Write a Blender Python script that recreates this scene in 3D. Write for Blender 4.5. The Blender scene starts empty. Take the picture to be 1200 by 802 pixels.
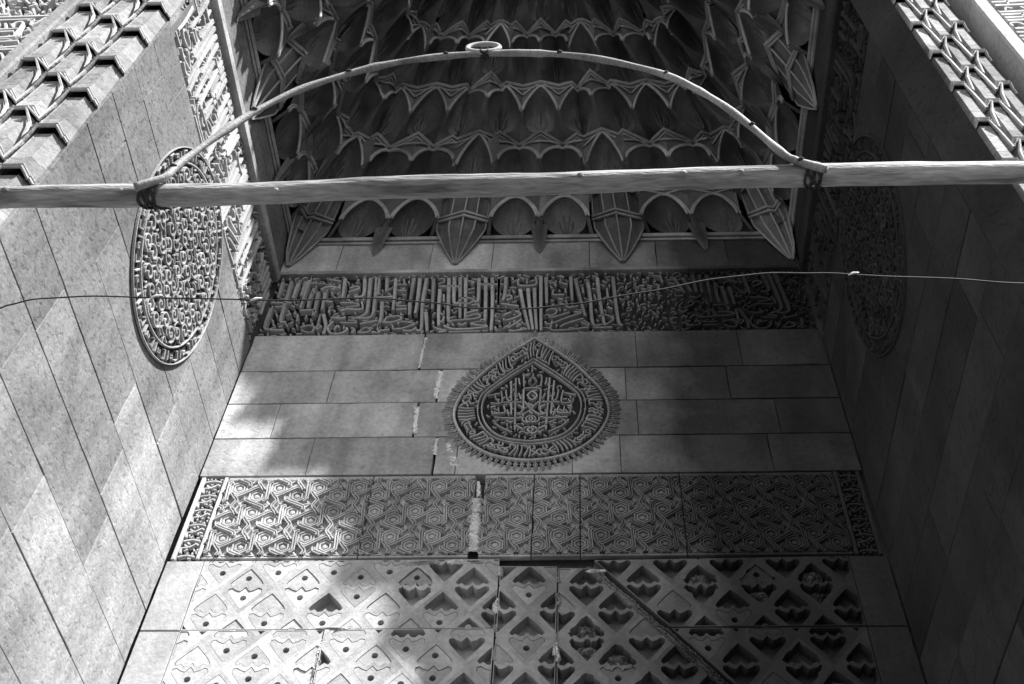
import bpy, bmesh, math, random
from mathutils import Vector, Matrix
random.seed(7)
R = math.radians

# ---------------------------------------------------------------- camera, sky, sun, exposure
scene = bpy.context.scene
col = scene.collection
cam_data = bpy.data.cameras.new("camera")
cam = bpy.data.objects.new("camera", cam_data)
col.objects.link(cam)
cam_data.sensor_width = 36.0
cam_data.lens = 36.0 * 1268.6 / 1200.0
cam_data.shift_x = -58.0 / 1200.0
cam_data.clip_end = 5000.0
pit, yaw, rol = R(52.833), R(2.135), R(0.976)
fw = Vector((-math.sin(yaw) * math.cos(pit), math.cos(yaw) * math.cos(pit), math.sin(pit)))
rt = Vector((math.cos(yaw), math.sin(yaw), 0))
up = rt.cross(fw)
rt, up = rt * math.cos(rol) + up * math.sin(rol), up * math.cos(rol) - rt * math.sin(rol)
m = Matrix((rt, up, -fw)).transposed().to_4x4()
m.translation = Vector((0.39, 0.0, 1.5))
cam.matrix_world = m
scene.camera = cam

SUN_TRAVEL = Vector((-1.0, 1.0, -1.91)).normalized()
world = bpy.data.worlds.new("World")
scene.world = world
world.use_nodes = True
wn, wl = world.node_tree.nodes, world.node_tree.links
sky = wn.new("ShaderNodeTexSky")
sky.sky_type = 'NISHITA'
sky.sun_disc = False
sky.sun_elevation = math.asin(-SUN_TRAVEL.z)
sky.sun_rotation = math.atan2(-SUN_TRAVEL.x, -SUN_TRAVEL.y)
bw = wn.new("ShaderNodeRGBToBW")            # black-and-white film: the sky enters as grey
wl.new(sky.outputs[0], bw.inputs[0])
wl.new(bw.outputs[0], wn["Background"].inputs[0])
wn["Background"].inputs[1].default_value = 0.078
sun_data = bpy.data.lights.new("sun", 'SUN')
sun_data.energy = 3.9
sun_data.angle = R(0.9)
sun = bpy.data.objects.new("sun", sun_data)
col.objects.link(sun)
sun.rotation_euler = SUN_TRAVEL.to_track_quat('-Z', 'Y').to_euler()
sun.location = (6, -6, 14)
vs = scene.view_settings
vs.view_transform = 'Standard'
vs.look = 'None'
vs.exposure = 1.6
vs.gamma = 1.0

# ---------------------------------------------------------------- measures of the place (metres)
HALF, BACK, FRONT = 2.19, 5.0, 2.43        # niche: half width, back wall, front plane
BZ0, BZ1 = 8.235, 9.075                    # inscription band
BAND = (
  "-2030,937 -2019,620|-1975,926 -1973,610|-1916,924 -1913,589|-1852,781 -1859,580 -1848,436|-1806,714 -1789,417 -1787,302|-1747,704 -1730,398|-1912,581 -1913,438|-1618,944 -1590,589|-1452,939 -1427,649 -1498,624|-1404,946 -1372,530 -1371,318 -1467,243|-1351,955 -1320,529 -1315,282 -1413,250|-1425,531 -1408,406 -1529,410 -1576,376|-1731,327 -1723,138|-1706,326 -1659,137 -1659,4|-1889,867 -1817,864 -1723,833 -1690,851|-1790,751 -1762,796 -1718,805 -1635,785|-1746,929 -1700,918 -1643,898|-1701,749 -1664,794|-1554,707 -1513,735 -1474,770 -1506,808 -1554,773|-1677,646 -1633,590 -1608,654|-1541,436 -1442,469 -1482,506 -1597,518|-2101,425 -2075,469 -2054,424 -2086,389 -2137,338|-1988,423 -1960,457 -1951,404|-1906,393 -1812,400 -1770,355|-2185,323 -2144,287 -2109,329|-2100,190 -2057,232 -2008,198 -1900,211 -1751,233 -1792,277 -1869,280|-1912,332 -1900,211|-1986,265 -1955,281 -1946,230|-2173,83 -2145,115 -2110,64 -2029,80 -2038,130 -2070,123|-2021,130 -1950,111 -1894,126|-2009,65 -1893,73|-1843,75 -1803,37 -1752,36 -1750,123 -1803,140 -1857,108|-1724,71 -1690,121 -1718,138 -1736,88|-1610,204 -1637,102 -1597,10 -1522,8 -1480,65 -1493,99|-1581,68 -1566,135 -1544,100|-1637,273 -1566,254 -1518,270|-1548,185 -1436,174 -1432,207 -1493,218|-1392,156 -1255,211|-1451,98 -1421,64 -1439,14|-1389,13 -1341,95 -1295,61 -1315,24 -1381,13|-1281,19 -1216,29|-1232,160 -1245,-7|-2187,885 -2117,605|-2115,882 -2059,621|-2193,680 -2142,642|-2241,793 -2182,763|-2186,552 -2128,569|-2081,550 -2023,521|-2167,185 -2148,218 -2119,200|-1859,688 -1828,715|-1686,593 -1713,539 -1660,538",
  "-1264,943 -1245,708|-1335,936 -1309,655|-1191,931 -1173,687 -1156,382|-1040,936 -1032,556|-990,935 -972,518 -970,324|-932,933 -928,517 -898,67 -934,51|-873,921 -839,390|-804,732 -785,354 -764,113|-744,927 -698,231 -661,195|-699,926 -673,510 -633,500|-651,935 -605,229|-606,932 -561,210|-494,920 -479,531 -509,524|-437,927 -406,223 -434,207|-383,926 -356,395 -349,19|-324,905 -309,411|-1259,526 -1238,280 -1240,93|-1320,600 -1182,614|-1171,826 -1082,824|-1150,724 -1079,718|-1119,929 -1109,835|-1142,487 -1102,521 -1129,455 -1051,449|-1131,389 -1046,400|-1031,502 -1013,290|-1202,193 -1184,261 -1093,276 -1074,224 -1157,175 -1219,193|-1091,148 -1066,186 -961,152 -983,119 -1062,71 -1129,73|-1042,45 -974,36 -938,85|-1250,35 -1144,60|-833,920 -788,919 -783,862 -825,826|-821,785 -635,779|-479,812 -284,806|-580,875 -534,855 -550,814|-570,715 -519,742|-565,651 -514,668|-633,500 -553,475 -514,532 -551,569 -637,563|-526,444 -475,460 -463,407|-560,313 -469,363|-563,240 -491,294 -446,267 -478,221 -661,192|-515,140 -454,114 -377,87 -501,57 -651,57 -722,113|-507,149 -416,181|-777,64 -733,46 -698,25 -755,10|-735,265 -738,198 -760,164|-773,319 -737,292|-615,143 -580,123 -549,150|-680,4 -431,13|-319,86 -299,31 -251,63|-328,273 -293,251 -261,285|-765,639 -755,512|-886,339 -847,15|-332,518 -271,517|-338,645 -294,625",
  "-325,924 -310,429|-267,932 -273,552 -340,510|-160,900 -156,787 -19,789 -23,925|-93,899 -90,804|-144,713 -109,440 -50,29|-79,720 -57,405 -21,27|-26,727 -14,420 8,27|22,924 42,10|66,921 79,462|271,925 285,501|311,886 349,535 390,236|412,826 431,532 448,115 514,96|492,900 505,549 525,249 539,80|621,914 633,510 649,144 680,76|462,604 474,513|132,695 128,613 219,607|174,833 245,785|95,818 139,815 148,750|173,925 217,923|168,540 211,525|144,399 212,432 264,387 332,411|77,331 111,364 162,345 146,276 104,244 130,223 264,305|72,160 106,115 247,219 357,294 298,307|123,115 124,20 248,18 414,55|190,69 248,126 373,199|356,143 406,83 415,108 373,168|-327,255 -277,262 -203,320|-258,219 -240,185 -141,250 -130,301 -170,337|-316,36 -283,31 -203,112|-208,32 -174,12 -67,42|-217,57 -114,198|-154,131 -119,113 -152,77|-257,588 -214,605 -212,551 -246,530|-286,463 -147,420|-229,743 -176,746|491,233 559,249 608,179 548,96|447,45 597,50|-214,826 -172,882|367,735 376,625|568,711 573,546|227,720 232,629|535,842 570,804|570,387 603,351|213,344 238,335|-201,479 -167,505",
  "731,912 744,506 760,226 810,207|850,908 853,648|856,520 879,257 844,232|962,924 972,607 965,464|1063,920 1062,514|644,438 649,161 680,85 813,73|1187,917 1187,458 1196,231|1233,636 1239,299 1237,45 1291,43|1266,914 1274,726|1272,636 1276,229|1322,781 1322,331|1374,892 1357,454 1366,261|1455,852 1457,575|1505,775 1500,344|1568,886 1547,483|613,25 819,19 959,19|820,39 929,77 917,170|1015,135 1135,195 1203,211|1013,98 1079,87|1062,374 1167,423|1055,252 1166,283|1147,114 1198,130 1186,76 1144,77|913,256 1019,202|674,455 735,470|788,311 824,345|625,527 797,531|833,593 885,583 841,554|1146,620 1289,689|986,535 1042,462|1402,381 1468,362|660,894 670,617|792,871 791,613|907,887 905,645|1013,885 1008,625|1127,881 1121,639|1330,126 1366,158 1413,124 1358,58|1436,190 1516,155|1440,56 1526,87|1392,261 1428,294|1107,549 1157,530|705,348 728,279")
MED_FIELD = "-145,7627 -128,7066|-178,7594 -160,7226|-244,7483 -233,7353 -312,7352|-211,7495 -197,7391 -162,7362|-82,7533 -86,7653 -52,7653|-84,7493 -76,7274|-124,7627 -114,7553|-50,7592 -26,7639 1,7591 -23,7545 -50,7592|-20,7479 -53,7434 -17,7381 15,7432 -20,7479|-85,7506 -22,7518 42,7504|-71,7363 -14,7273 41,7225 78,7234|-45,7350 -15,7309 13,7349|-298,7266 -288,7238 -206,7249 -218,7315|-255,7303 -247,7240|-119,7326 -85,7300 -91,7249 -123,7235|-277,7197 -146,7186 -73,7199|-284,7166 -239,7104 -147,7042|-134,7115 -67,7065 -98,7032|-74,7224 -79,7163 -38,7137|-43,7065 -8,7098 30,7064 -5,7026 -43,7065|-221,7357 -79,7357|-334,7432 -251,7457|-276,7316 -309,7303|-191,7276 -176,7214|-35,7180 -12,7211 14,7179 -9,7143 -35,7180|-194,7164 -152,7139|-116,7454 -97,7389|-68,7749 -28,7693|-30,7776 -28,7693|-38,7261 -12,7236"
MED_IN = "-20,7818 -162,7655 -293,7500 -340,7416 -351,7290 -318,7148 -238,7028 -130,6972 -11,6950"
MED_OUT = "-22,8125 -176,7949 -311,7789 -414,7633 -500,7482 -543,7314 -530,7171 -446,6992 -306,6856 -147,6788 1,6768"
MED_FRINGE = "-26,8236 -181,8068 -385,7836 -565,7592 -626,7357 -604,7132 -509,6954 -354,6810 -169,6715 10,6685"
POLE = "-2593,5441 -2052,5446 -1622,5454 -978,5462 -444,5481 90,5493 804,5528 1515,5534 2217,5525 2744,5530"
ROD = "-1452,5406 -1353,5490 -1330,5593 -1247,5827 -1123,6107 -971,6334 -793,6495 -601,6621 -395,6697 -139,6740 121,6738 380,6683 631,6555 829,6394 1006,6130 1128,5863 1209,5651 1265,5550 1384,5464"
WIRE = "-1891,4767 -1776,4814 -1636,4855 -1341,4854 -845,4820 -395,4820 -167,4782 26,4744 246,4750 434,4789 692,4862 955,4936 1184,4953 1407,4936 1811,4891 2114,4849"
RING = "-114,6816"
def parse(s):
    return [[(float(a.split(',')[0]) / 1000, float(a.split(',')[1]) / 1000) for a in t.split()] for t in s.split('|')]

# ---------------------------------------------------------------- materials (grey: the picture is black and white)
def stone(name, base, var=0.25, fine=0.15, pits=0.0, bump=0.35, rnd=0.18, rough=0.9, streak=0.2, scale=1.0, right_shade=0.0, pscale=21.0, stretch=None):
    mt = bpy.data.materials.new(name)
    mt.use_nodes = True
    n, l = mt.node_tree.nodes, mt.node_tree.links
    b = n["Principled BSDF"]
    b.inputs["Roughness"].default_value = rough
    b.inputs["Specular IOR Level"].default_value = 0.25
    tc = n.new("ShaderNodeTexCoord")
    oi = n.new("ShaderNodeObjectInfo")
    sh = n.new("ShaderNodeVectorMath"); sh.operation = 'MULTIPLY_ADD'
    cmb = n.new("ShaderNodeCombineXYZ")
    for k in range(3): l.new(oi.outputs["Random"], cmb.inputs[k])
    sh.inputs[1].default_value = (1, 1, 1)
    sc_ = n.new("ShaderNodeVectorMath"); sc_.operation = 'SCALE'; sc_.inputs[3].default_value = 7.0 if rnd > 0 else 0.0
    l.new(cmb.outputs[0], sc_.inputs[0])
    if stretch:
        ms = n.new("ShaderNodeMapping"); ms.inputs["Scale"].default_value = stretch; l.new(tc.outputs["Object"], ms.inputs["Vector"]); l.new(ms.outputs[0], sh.inputs[0])
    else: l.new(tc.outputs["Object"], sh.inputs[0])
    l.new(sc_.outputs[0], sh.inputs[2])
    def noise(s, det=5.0, vec=None, dist=0.0):
        t = n.new("ShaderNodeTexNoise"); t.inputs["Scale"].default_value = s * scale
        t.inputs["Detail"].default_value = det; t.inputs["Distortion"].default_value = dist
        l.new(vec or sh.outputs[0], t.inputs["Vector"]); return t.outputs["Fac"]
    def rng(sock, lo, hi, a=0.3, c=0.7):
        r_ = n.new("ShaderNodeMapRange"); r_.inputs[1].default_value = a; r_.inputs[2].default_value = c
        r_.inputs[3].default_value = lo; r_.inputs[4].default_value = hi; l.new(sock, r_.inputs[0]); return r_.outputs[0]
    def mul(a, c):
        x = n.new("ShaderNodeMath"); x.operation = 'MULTIPLY'
        for k, s in enumerate((a, c)):
            if isinstance(s, float): x.inputs[k].default_value = s
            else: l.new(s, x.inputs[k])
        return x.outputs[0]
    v = mul(rng(noise(1.7, 6.0, dist=0.6), 1 - var, 1 + var), base)
    v = mul(v, rng(noise(34.0, 6.0), 1 - fine, 1 + fine))
    if rnd > 0: v = mul(v, rng(oi.outputs["Random"], 1 - rnd, 1 + rnd, 0.0, 1.0))
    if streak > 0:
        mp = n.new("ShaderNodeMapping"); mp.inputs["Scale"].default_value = (5.0, 5.0, 0.7)
        l.new(sh.outputs[0], mp.inputs["Vector"])
        v = mul(v, rng(noise(1.0, 4.0, mp.outputs[0]), 1 - streak, 1 + 0.4 * streak, 0.25, 0.6))
    if right_shade > 0:        # shade painted into the colour over the back wall's right, with an uneven edge
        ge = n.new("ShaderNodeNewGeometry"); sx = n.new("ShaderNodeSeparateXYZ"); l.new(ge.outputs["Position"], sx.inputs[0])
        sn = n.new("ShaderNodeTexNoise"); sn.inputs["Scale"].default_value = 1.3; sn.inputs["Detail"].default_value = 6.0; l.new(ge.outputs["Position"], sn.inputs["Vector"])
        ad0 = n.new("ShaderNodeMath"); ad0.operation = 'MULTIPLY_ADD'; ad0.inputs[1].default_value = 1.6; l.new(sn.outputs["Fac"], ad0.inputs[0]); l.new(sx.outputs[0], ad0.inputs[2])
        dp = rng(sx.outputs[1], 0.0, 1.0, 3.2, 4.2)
        mk = mul(rng(ad0.outputs[0], 0.0, right_shade, 0.75, 2.0), dp)
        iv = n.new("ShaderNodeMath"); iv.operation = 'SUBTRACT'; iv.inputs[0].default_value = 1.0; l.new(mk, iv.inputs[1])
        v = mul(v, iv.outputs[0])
    hgt = noise(60.0, 8.0)
    if pits > 0:
        pz = noise(pscale, 2.5, dist=0.2)
        pr = rng(pz, 1 - pits, 1.0, 0.34, 0.46)
        v = mul(v, pr)
        ad = n.new("ShaderNodeMath"); ad.operation = 'ADD'
        l.new(hgt, ad.inputs[0]); l.new(mul(rng(pz, 0.0, 1.0, 0.32, 0.46), 0.7), ad.inputs[1]); hgt = ad.outputs[0]
    cg = n.new("ShaderNodeCombineColor")
    for k in range(3): l.new(v, cg.inputs[k])
    l.new(cg.outputs[0], b.inputs["Base Color"])
    bp = n.new("ShaderNodeBump"); bp.inputs["Strength"].default_value = bump; bp.inputs["Distance"].default_value = 0.012
    l.new(hgt, bp.inputs["Height"]); l.new(bp.outputs[0], b.inputs["Normal"])
    return mt

ASHLAR = stone("ashlar_limestone", 0.42, pits=0.12, streak=0.35, var=0.3, right_shade=0.88, bump=0.25)
PITTED = stone("pitted_limestone", 0.225, rnd=0.06, var=0.28, fine=0.22, pits=0.26, bump=0.3)
WEATHERED = stone("weathered_limestone", 0.33, rnd=0.07, var=0.25, pits=0.12, bump=0.28)
PALE = stone("pale_limestone", 0.41, rnd=0.07, pits=0.08, bump=0.25)
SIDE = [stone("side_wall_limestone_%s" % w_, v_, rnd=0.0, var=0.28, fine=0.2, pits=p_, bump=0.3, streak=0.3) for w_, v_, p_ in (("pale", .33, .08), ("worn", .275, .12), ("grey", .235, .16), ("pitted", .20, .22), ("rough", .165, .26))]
DARK = stone("shade_darkened_limestone", 0.04, var=0.35, pits=0.2)  # shade of the right side put into the stone colour
CARVED = stone("carved_limestone", 0.41, var=0.22, rnd=0.1, bump=0.25, right_shade=0.88)
GROUNDWORK = stone("recess_shade_carving_ground", 0.025, var=0.3, rnd=0.0)  # recess shade between the carvings put into the ground colour
VAULT = stone("shade_dark_vault_stone", 0.125, var=0.45, rnd=0.25, bump=0.35, streak=0.4)  # the vault's deep shade put into its base colour
VAULT_EDGE = stone("edge_lit_vault_stone", 0.34, var=0.4, rnd=0.2, bump=0.3)  # ribs and mouldings painted lighter, as if catching the light
CORE = stone("mortar_core", 0.14, rnd=0.0)
BROKEN = stone("broken_stone", 0.50, var=0.4, fine=0.4, bump=1.0, rnd=0.3, pits=0.3, right_shade=0.7)
PLASTER = stone("white_plaster", 0.80, var=0.1, bump=0.6, rnd=0.05, streak=0.0)
EARTH = stone("dry_earth", 0.06, var=0.2, rnd=0.0, streak=0.0, bump=0.8, scale=0.4)
WOOD = stone("weathered_pole_wood", 0.36, var=0.55, fine=0.3, bump=0.6, pits=0.45, pscale=9.0, stretch=(0.35, 2.2, 2.2), rnd=0.0, streak=0.0, rough=0.7, scale=1.0)
BARK = stone("stripped_withe", 0.24, var=0.45, fine=0.25, bump=0.3, rnd=0.0, streak=0.0, rough=0.6, scale=2.0)
ROPE = stone("dark_rope", 0.05, var=0.3, bump=0.8, rnd=0.0, streak=0.0, scale=3.0)
IRON = stone("dull_wire", 0.03, var=0.3, bump=0.1, rnd=0.0, streak=0.0, rough=0.6)
RINGM = stone("pale_ring_cord", 0.36, var=0.2, bump=0.3, rnd=0.0, streak=0.0)

# ---------------------------------------------------------------- building helpers
class Plane:
    def __init__(s, O, A, B):
        s.O, s.A, s.B = Vector(O), Vector(A), Vector(B); s.N = s.A.cross(s.B)
    def __call__(s, a, b, d=0.0): return s.O + s.A * a + s.B * b + s.N * d
P_BACK = Plane((0, BACK, 0), (1, 0, 0), (0, 0, 1))
P_LEFT = Plane((-HALF, 0, 0), (0, 1, 0), (0, 0, 1))
P_RIGHT = Plane((HALF, 0, 0), (0, -1, 0), (0, 0, 1))
P_FRONT = Plane((0, FRONT, 0), (1, 0, 0), (0, 0, 1))
P_UNIT = Plane((0, 0, 0), (1, 0, 0), (0, 0, 1))
FLAT = ((-.5, 0), (-.45, .86), (-.34, 1), (.34, 1), (.45, .86), (.5, 0))
ROUND = ((-.5, 0), (-.44, .72), (-.2, 1), (.2, 1), (.44, .72), (.5, 0))
GROOVE = ((-.5, 0), (-.44, 1), (-.2, 1), (-.05, .45), (.05, .45), (.2, 1), (.44, 1), (.5, 0))

def smooth_path(p, n=4):
    if len(p) < 3: return list(p)
    q = [p[0]] + list(p) + [p[-1]]; out = []
    for i in range(1, len(q) - 2):
        a, b, c, d = q[i - 1:i + 3]
        for k in range(n):
            t = k / n
            out.append(tuple(0.5 * (2 * b[j] + (c[j] - a[j]) * t + (2 * a[j] - 5 * b[j] + 4 * c[j] - d[j]) * t * t
                                    + (3 * b[j] - a[j] - 3 * c[j] + d[j]) * t ** 3) for j in range(len(b))))
    out.append(p[-1]); return out

def inset(poly, e):
    n = len(poly); out = []
    for i in range(n):
        a, b, c = Vector(poly[i - 1]), Vector(poly[i]), Vector(poly[(i + 1) % n])
        u, v = (b - a), (c - b)
        if u.length < 1e-6 or v.length < 1e-6: out.append(tuple(b)); continue
        u.normalize(); v.normalize()
        nrm = Vector((-u.y, u.x)) + Vector((-v.y, v.x))
        if nrm.length < 1e-3: out.append(tuple(b)); continue
        nrm.normalize(); k = e / max(0.45, nrm.dot(Vector((-u.y, u.x))))
        out.append(tuple(b + nrm * k))
    return out

class MB:
    def __init__(s, plane=P_UNIT): s.p, s.v, s.f = plane, [], []
    def add(s, pts, faces):
        o = len(s.v); s.v += [tuple(q) for q in pts]; s.f += [tuple(i + o for i in f) for f in faces]
    def prism(s, poly, d0, d1, ch=0.0, back=False):
        n = len(poly); rings = [[s.p(a, b, d0) for a, b in poly], [s.p(a, b, d1 - ch) for a, b in poly]]
        if ch > 0: rings.append([s.p(a, b, d1) for a, b in inset(poly, ch)])
        pts = [q for r_ in rings for q in r_]; fs = []
        for k in range(len(rings) - 1):
            for i in range(n):
                j = (i + 1) % n; fs.append((k * n + i, k * n + j, (k + 1) * n + j, (k + 1) * n + i))
        fs.append(tuple(range((len(rings) - 1) * n, len(rings) * n)))
        if back: fs.append(tuple(reversed(range(n))))
        s.add(pts, fs)
    def box(s, a0, a1, b0, b1, d0, d1, ch=0.0, back=False):
        s.prism([(a0, b0), (a1, b0), (a1, b1), (a0, b1)], d0, d1, ch, back)
    def stroke(s, pts, w, d0, d1, prof=FLAT, taper=(1.0, 1.0), n=4, closed=False, smooth=True):
        p = smooth_path(list(pts) + ([pts[0]] if closed else []), n) if smooth else list(pts)
        if closed: p = p[:-1]
        N = len(p); k = len(prof); vs_, fs = [], []
        for i in range(N):
            a = Vector(p[i - 1]) if (i > 0 or closed) else Vector(p[i]); c = Vector(p[(i + 1) % N]) if (i < N - 1 or closed) else Vector(p[i])
            t = c - a
            if t.length < 1e-7: t = Vector((1, 0))
            t.normalize(); nn = Vector((t.y, -t.x)); f = i / max(1, N - 1); ww = w * (taper[0] * (1 - f) + taper[1] * f)
            for e, h in prof:
                q = Vector(p[i]) + nn * (-e * ww); vs_.append(s.p(q.x, q.y, d0 + (d1 - d0) * h))
        for i in range(N if closed else N - 1):
            j = (i + 1) % N
            for m_ in range(k - 1): fs.append((i * k + m_, j * k + m_, j * k + m_ + 1, i * k + m_ + 1))
        if not closed: fs += [tuple(range(k)), tuple(reversed(range((N - 1) * k, N * k)))]
        s.add(vs_, fs)
    def tube(s, path, rad, sides=8):
        N = len(path); vs_, fs = [], []
        for i in range(N):
            t = (Vector(path[min(N - 1, i + 1)]) - Vector(path[max(0, i - 1)])).normalized()
            u = t.cross(Vector((0.13, 0.9, 0.4))).normalized(); w = t.cross(u); r_ = rad[i] if hasattr(rad, '__len__') else rad
            for k in range(sides):
                an = 2 * math.pi * k / sides; vs_.append(Vector(path[i]) + (u * math.cos(an) + w * math.sin(an)) * r_)
        for i in range(N - 1):
            for k in range(sides):
                k2 = (k + 1) % sides; fs.append((i * sides + k, i * sides + k2, (i + 1) * sides + k2, (i + 1) * sides + k))
        fs += [tuple(reversed(range(sides))), tuple(range((N - 1) * sides, N * sides))]
        s.add(vs_, fs)
    def mesh(s, name, mt, smooth=False):
        me = bpy.data.meshes.new(name); me.from_pydata(s.v, [], s.f); me.materials.append(mt)
        if smooth: me.polygons.foreach_set("use_smooth", [True] * len(me.polygons))
        me.update(); return me
    def build(s, name, mt, parent=None, smooth=False): return obj(name, s.mesh(name, mt, smooth), parent)

ORIG = {}
def obj(name, me, parent=None, M=None):
    o = bpy.data.objects.new(name, me); col.objects.link(o)
    if M is not None: o.matrix_basis = M
    if parent is not None:
        o.parent = parent; o.matrix_parent_inverse = Matrix.Translation(-ORIG.get(parent.name, Vector((0, 0, 0))))
    ORIG[o.name] = ORIG.get(parent.name, Vector((0, 0, 0))) if parent is not None else Vector((0, 0, 0))
    if parent is not None: ORIG[o.name] = M.translation.copy() if M is not None else Vector((0, 0, 0))
    return o
def tag(o, label, cat, group=None, kind=None):
    if label: o["label"] = label
    if cat: o["category"] = cat
    if group: o["group"] = group
    if kind: o["kind"] = kind
    return o
def thing(name, loc, label, cat, group=None):
    o = bpy.data.objects.new(name, None); col.objects.link(o); o.location = loc; o.empty_display_size = 0.2
    ORIG[o.name] = Vector(loc); return tag(o, label, cat, group)

def wobble(poly, step=0.11, amp=0.003):
    out = []
    for i in range(len(poly)):
        a, b = Vector(poly[i]), Vector(poly[(i + 1) % len(poly)]); L = (b - a).length; k = max(1, int(L / step))
        nn = Vector((b.y - a.y, a.x - b.x)).normalized() if L > 1e-6 else Vector((0, 0))
        for j in range(k):
            q = a.lerp(b, (j + (random.uniform(-.25, .25) if j else 0)) / k)
            out.append(tuple(q - nn * (random.random() ** 2 * amp * .5 if random.random() > .07 else random.random() * amp * 2.6)))
    return out
def block(parent, plane, poly, mt, proud=None, gap=0.0016):
    d = random.uniform(-0.003, 0.003) if proud is None else proud
    mb = MB(plane); mb.prism(wobble(inset(poly, gap)), -0.10, d, 0.0028); return mb.build("stone_block", mt, parent)
def rect(a0, a1, b0, b1): return [(a0, b0), (a1, b0), (a1, b1), (a0, b1)]
def rubble(mb, poly_pts, d0, amp, n=9):
    """a rough broken surface over the bounding rectangle of poly_pts"""
    xs, zs = [q[0] for q in poly_pts], [q[1] for q in poly_pts]; x0, x1, z0, z1 = min(xs), max(xs), min(zs), max(zs)
    cx, cz = (x0 + x1) / 2, (z0 + z1) / 2; pts, fs = [], []
    for i in range(n):
        for j in range(n):
            u, v = i / (n - 1), j / (n - 1); r_ = max(abs(u - .5), abs(v - .5)) * 2
            k = 1 - 0.25 * random.random() if r_ > .95 else 1
            h = d0 + amp * (random.random() * .7 + .5) * (1 - r_ ** 2)
            pts.append(mb.p(cx + (u - .5) * (x1 - x0) * k + random.uniform(-.2, .2) * (x1 - x0) / n, cz + (v - .5) * (z1 - z0) * k, h))
    for i in range(n - 1):
        for j in range(n - 1):
            a = i * n + j; fs.append((a, a + n, a + n + 1, a + 1))
    mb.add(pts, fs)

# ---------------------------------------------------------------- ground and the masonry mass of the portal
g = MB(); g.add([(-3000, -3000, 0), (3000, -3000, 0), (3000, 3000, 0), (-3000, 3000, 0)], [(0, 1, 2, 3)])
tag(g.build("ground", EARTH), "dry bare earth in front of the portal", "ground", kind="structure")

portal = thing("portal_masonry", (0, 4, 0), "tall stone portal mass that encloses the carved niche", "portal")
def solid(name, x0, x1, y0, y1, z0, z1, mt=CORE):
    mb = MB(); mb.add([(x0, y0, z0), (x1, y0, z0), (x1, y1, z0), (x0, y1, z0), (x0, y0, z1), (x1, y0, z1), (x1, y1, z1), (x0, y1, z1)],
                      [(0, 3, 2, 1), (4, 5, 6, 7), (0, 1, 5, 4), (1, 2, 6, 5), (2, 3, 7, 6), (3, 0, 4, 7)])
    return mb.build(name, mt, portal)
solid("pier", -7.5, -HALF - 0.09, FRONT + 0.10, 6.5, 0, 15.5)
solid("pier", HALF + 0.09, 7.5, FRONT + 0.10, 6.5, 0, 15.5)
solid("rear_core", -HALF - 0.0895, HALF + 0.0895, BACK + 0.09, 6.49, 0, 15.49)
solid("roof_mass", -HALF - 0.0895, HALF + 0.0895, FRONT + 0.5, BACK + 0.0895, 13.35, 15.48)
# spandrel wall with the pointed arch of the opening
arch = [(HALF, 10.40), (2.02, 10.72), (1.57, 11.24), (0.99, 11.92), (0.37, 12.60), (0.1, 12.7)]
arch = arch + [(-0.1, 12.5), (-0.3, 12.3), (-0.7, 11.85), (-1.3, 11.3), (-1.85, 10.8), (-HALF, 10.4)]
sp = MB(P_FRONT)
pts = [(x, z) for x, z in arch]
for i in range(len(pts) - 1):
    (xa, za), (xb, zb) = pts[i], pts[i + 1]
    sp.prism([(xb, zb), (xa, za), (xa, 15.5), (xb, 15.5)], -0.55, 0.0, back=True)
sp.build("arch_spandrel", ASHLAR, portal)

# ---------------------------------------------------------------- back wall of the niche
back = thing("niche_back_wall", (0, BACK, 0), "shaded ashlar back wall of the niche around the teardrop medallion", "wall")
rows = [
    (7.785, 8.228, [-HALF, -0.847, 0.77, 1.55, HALF]),
    (7.410, 7.780, [-HALF, -1.479, -0.682, 0.676, 1.42, HALF]),
    (7.040, 7.405, [-HALF, -1.805, -0.806, 0.745, 1.72, HALF]),
    (6.668, 7.035, [-HALF, -1.485, -0.634, -0.49, 0.29, 0.613, 1.62, HALF]),
]
for z0, z1, xs in rows:
    for a, b in zip(xs[:-1], xs[1:]):
        wide = 0.012 if abs(b + 0.75) < 0.15 else 0.0
        block(back, P_BACK, rect(a, b - wide, z0, z1), ASHLAR)
for a, b in zip([-HALF, -1.72, -0.93, -0.40, 0.43, 1.0, 1.6], [-1.72, -0.93, -0.40, 0.43, 1.0, 1.6, HALF]):
    block(back, P_BACK, rect(a, b, 9.125, 9.60), ASHLAR)
z = 0.0
while z < 4.4:                                   # lower courses, below the picture
    h = 0.55; off = random.uniform(0, .8); x = -HALF
    while x < HALF - 0.05:
        x2 = min(HALF, x + 0.9 + off); off = 0
        block(back, P_BACK, rect(x, x2, z, min(z + h, 4.49)), ASHLAR); x = x2
    z += h
# white repair mortar stuck in the long crack
def patch(parent, pts, w, mt=PLASTER, d=0.006):
    mb = MB(P_BACK); path = smooth_path(pts, 9); cols = 6; V_, F_ = [], []
    for i, (x, zz) in enumerate(path):
        wl, wr = w * random.uniform(.3, .65), w * random.uniform(.3, .65)
        for c in range(cols):
            f = c / (cols - 1); edge = f in (0.0, 1.0)
            V_.append(P_BACK(x - wl + (wl + wr) * f, zz + random.uniform(-.004, .004), -.03 if edge else d * random.uniform(-.9, 1.2)))
    for i in range(len(path) - 1):
        for c in range(cols - 1): a = i * cols + c; F_.append((a + cols, a + cols + 1, a + 1, a) if path[0][1] < path[-1][1] else (a, a + cols, a + cols + 1, a + 1))
    mb.add(V_, F_); return mb.build("mortar_patch", mt, parent)
patch(back, [(-0.842, 8.18), (-0.846, 8.06), (-0.85, 7.95), (-0.85, 7.80)], 0.04)
patch(back, [(-0.686, 7.76), (-0.69, 7.66), (-0.694, 7.55), (-0.70, 7.45)], 0.055)
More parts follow.
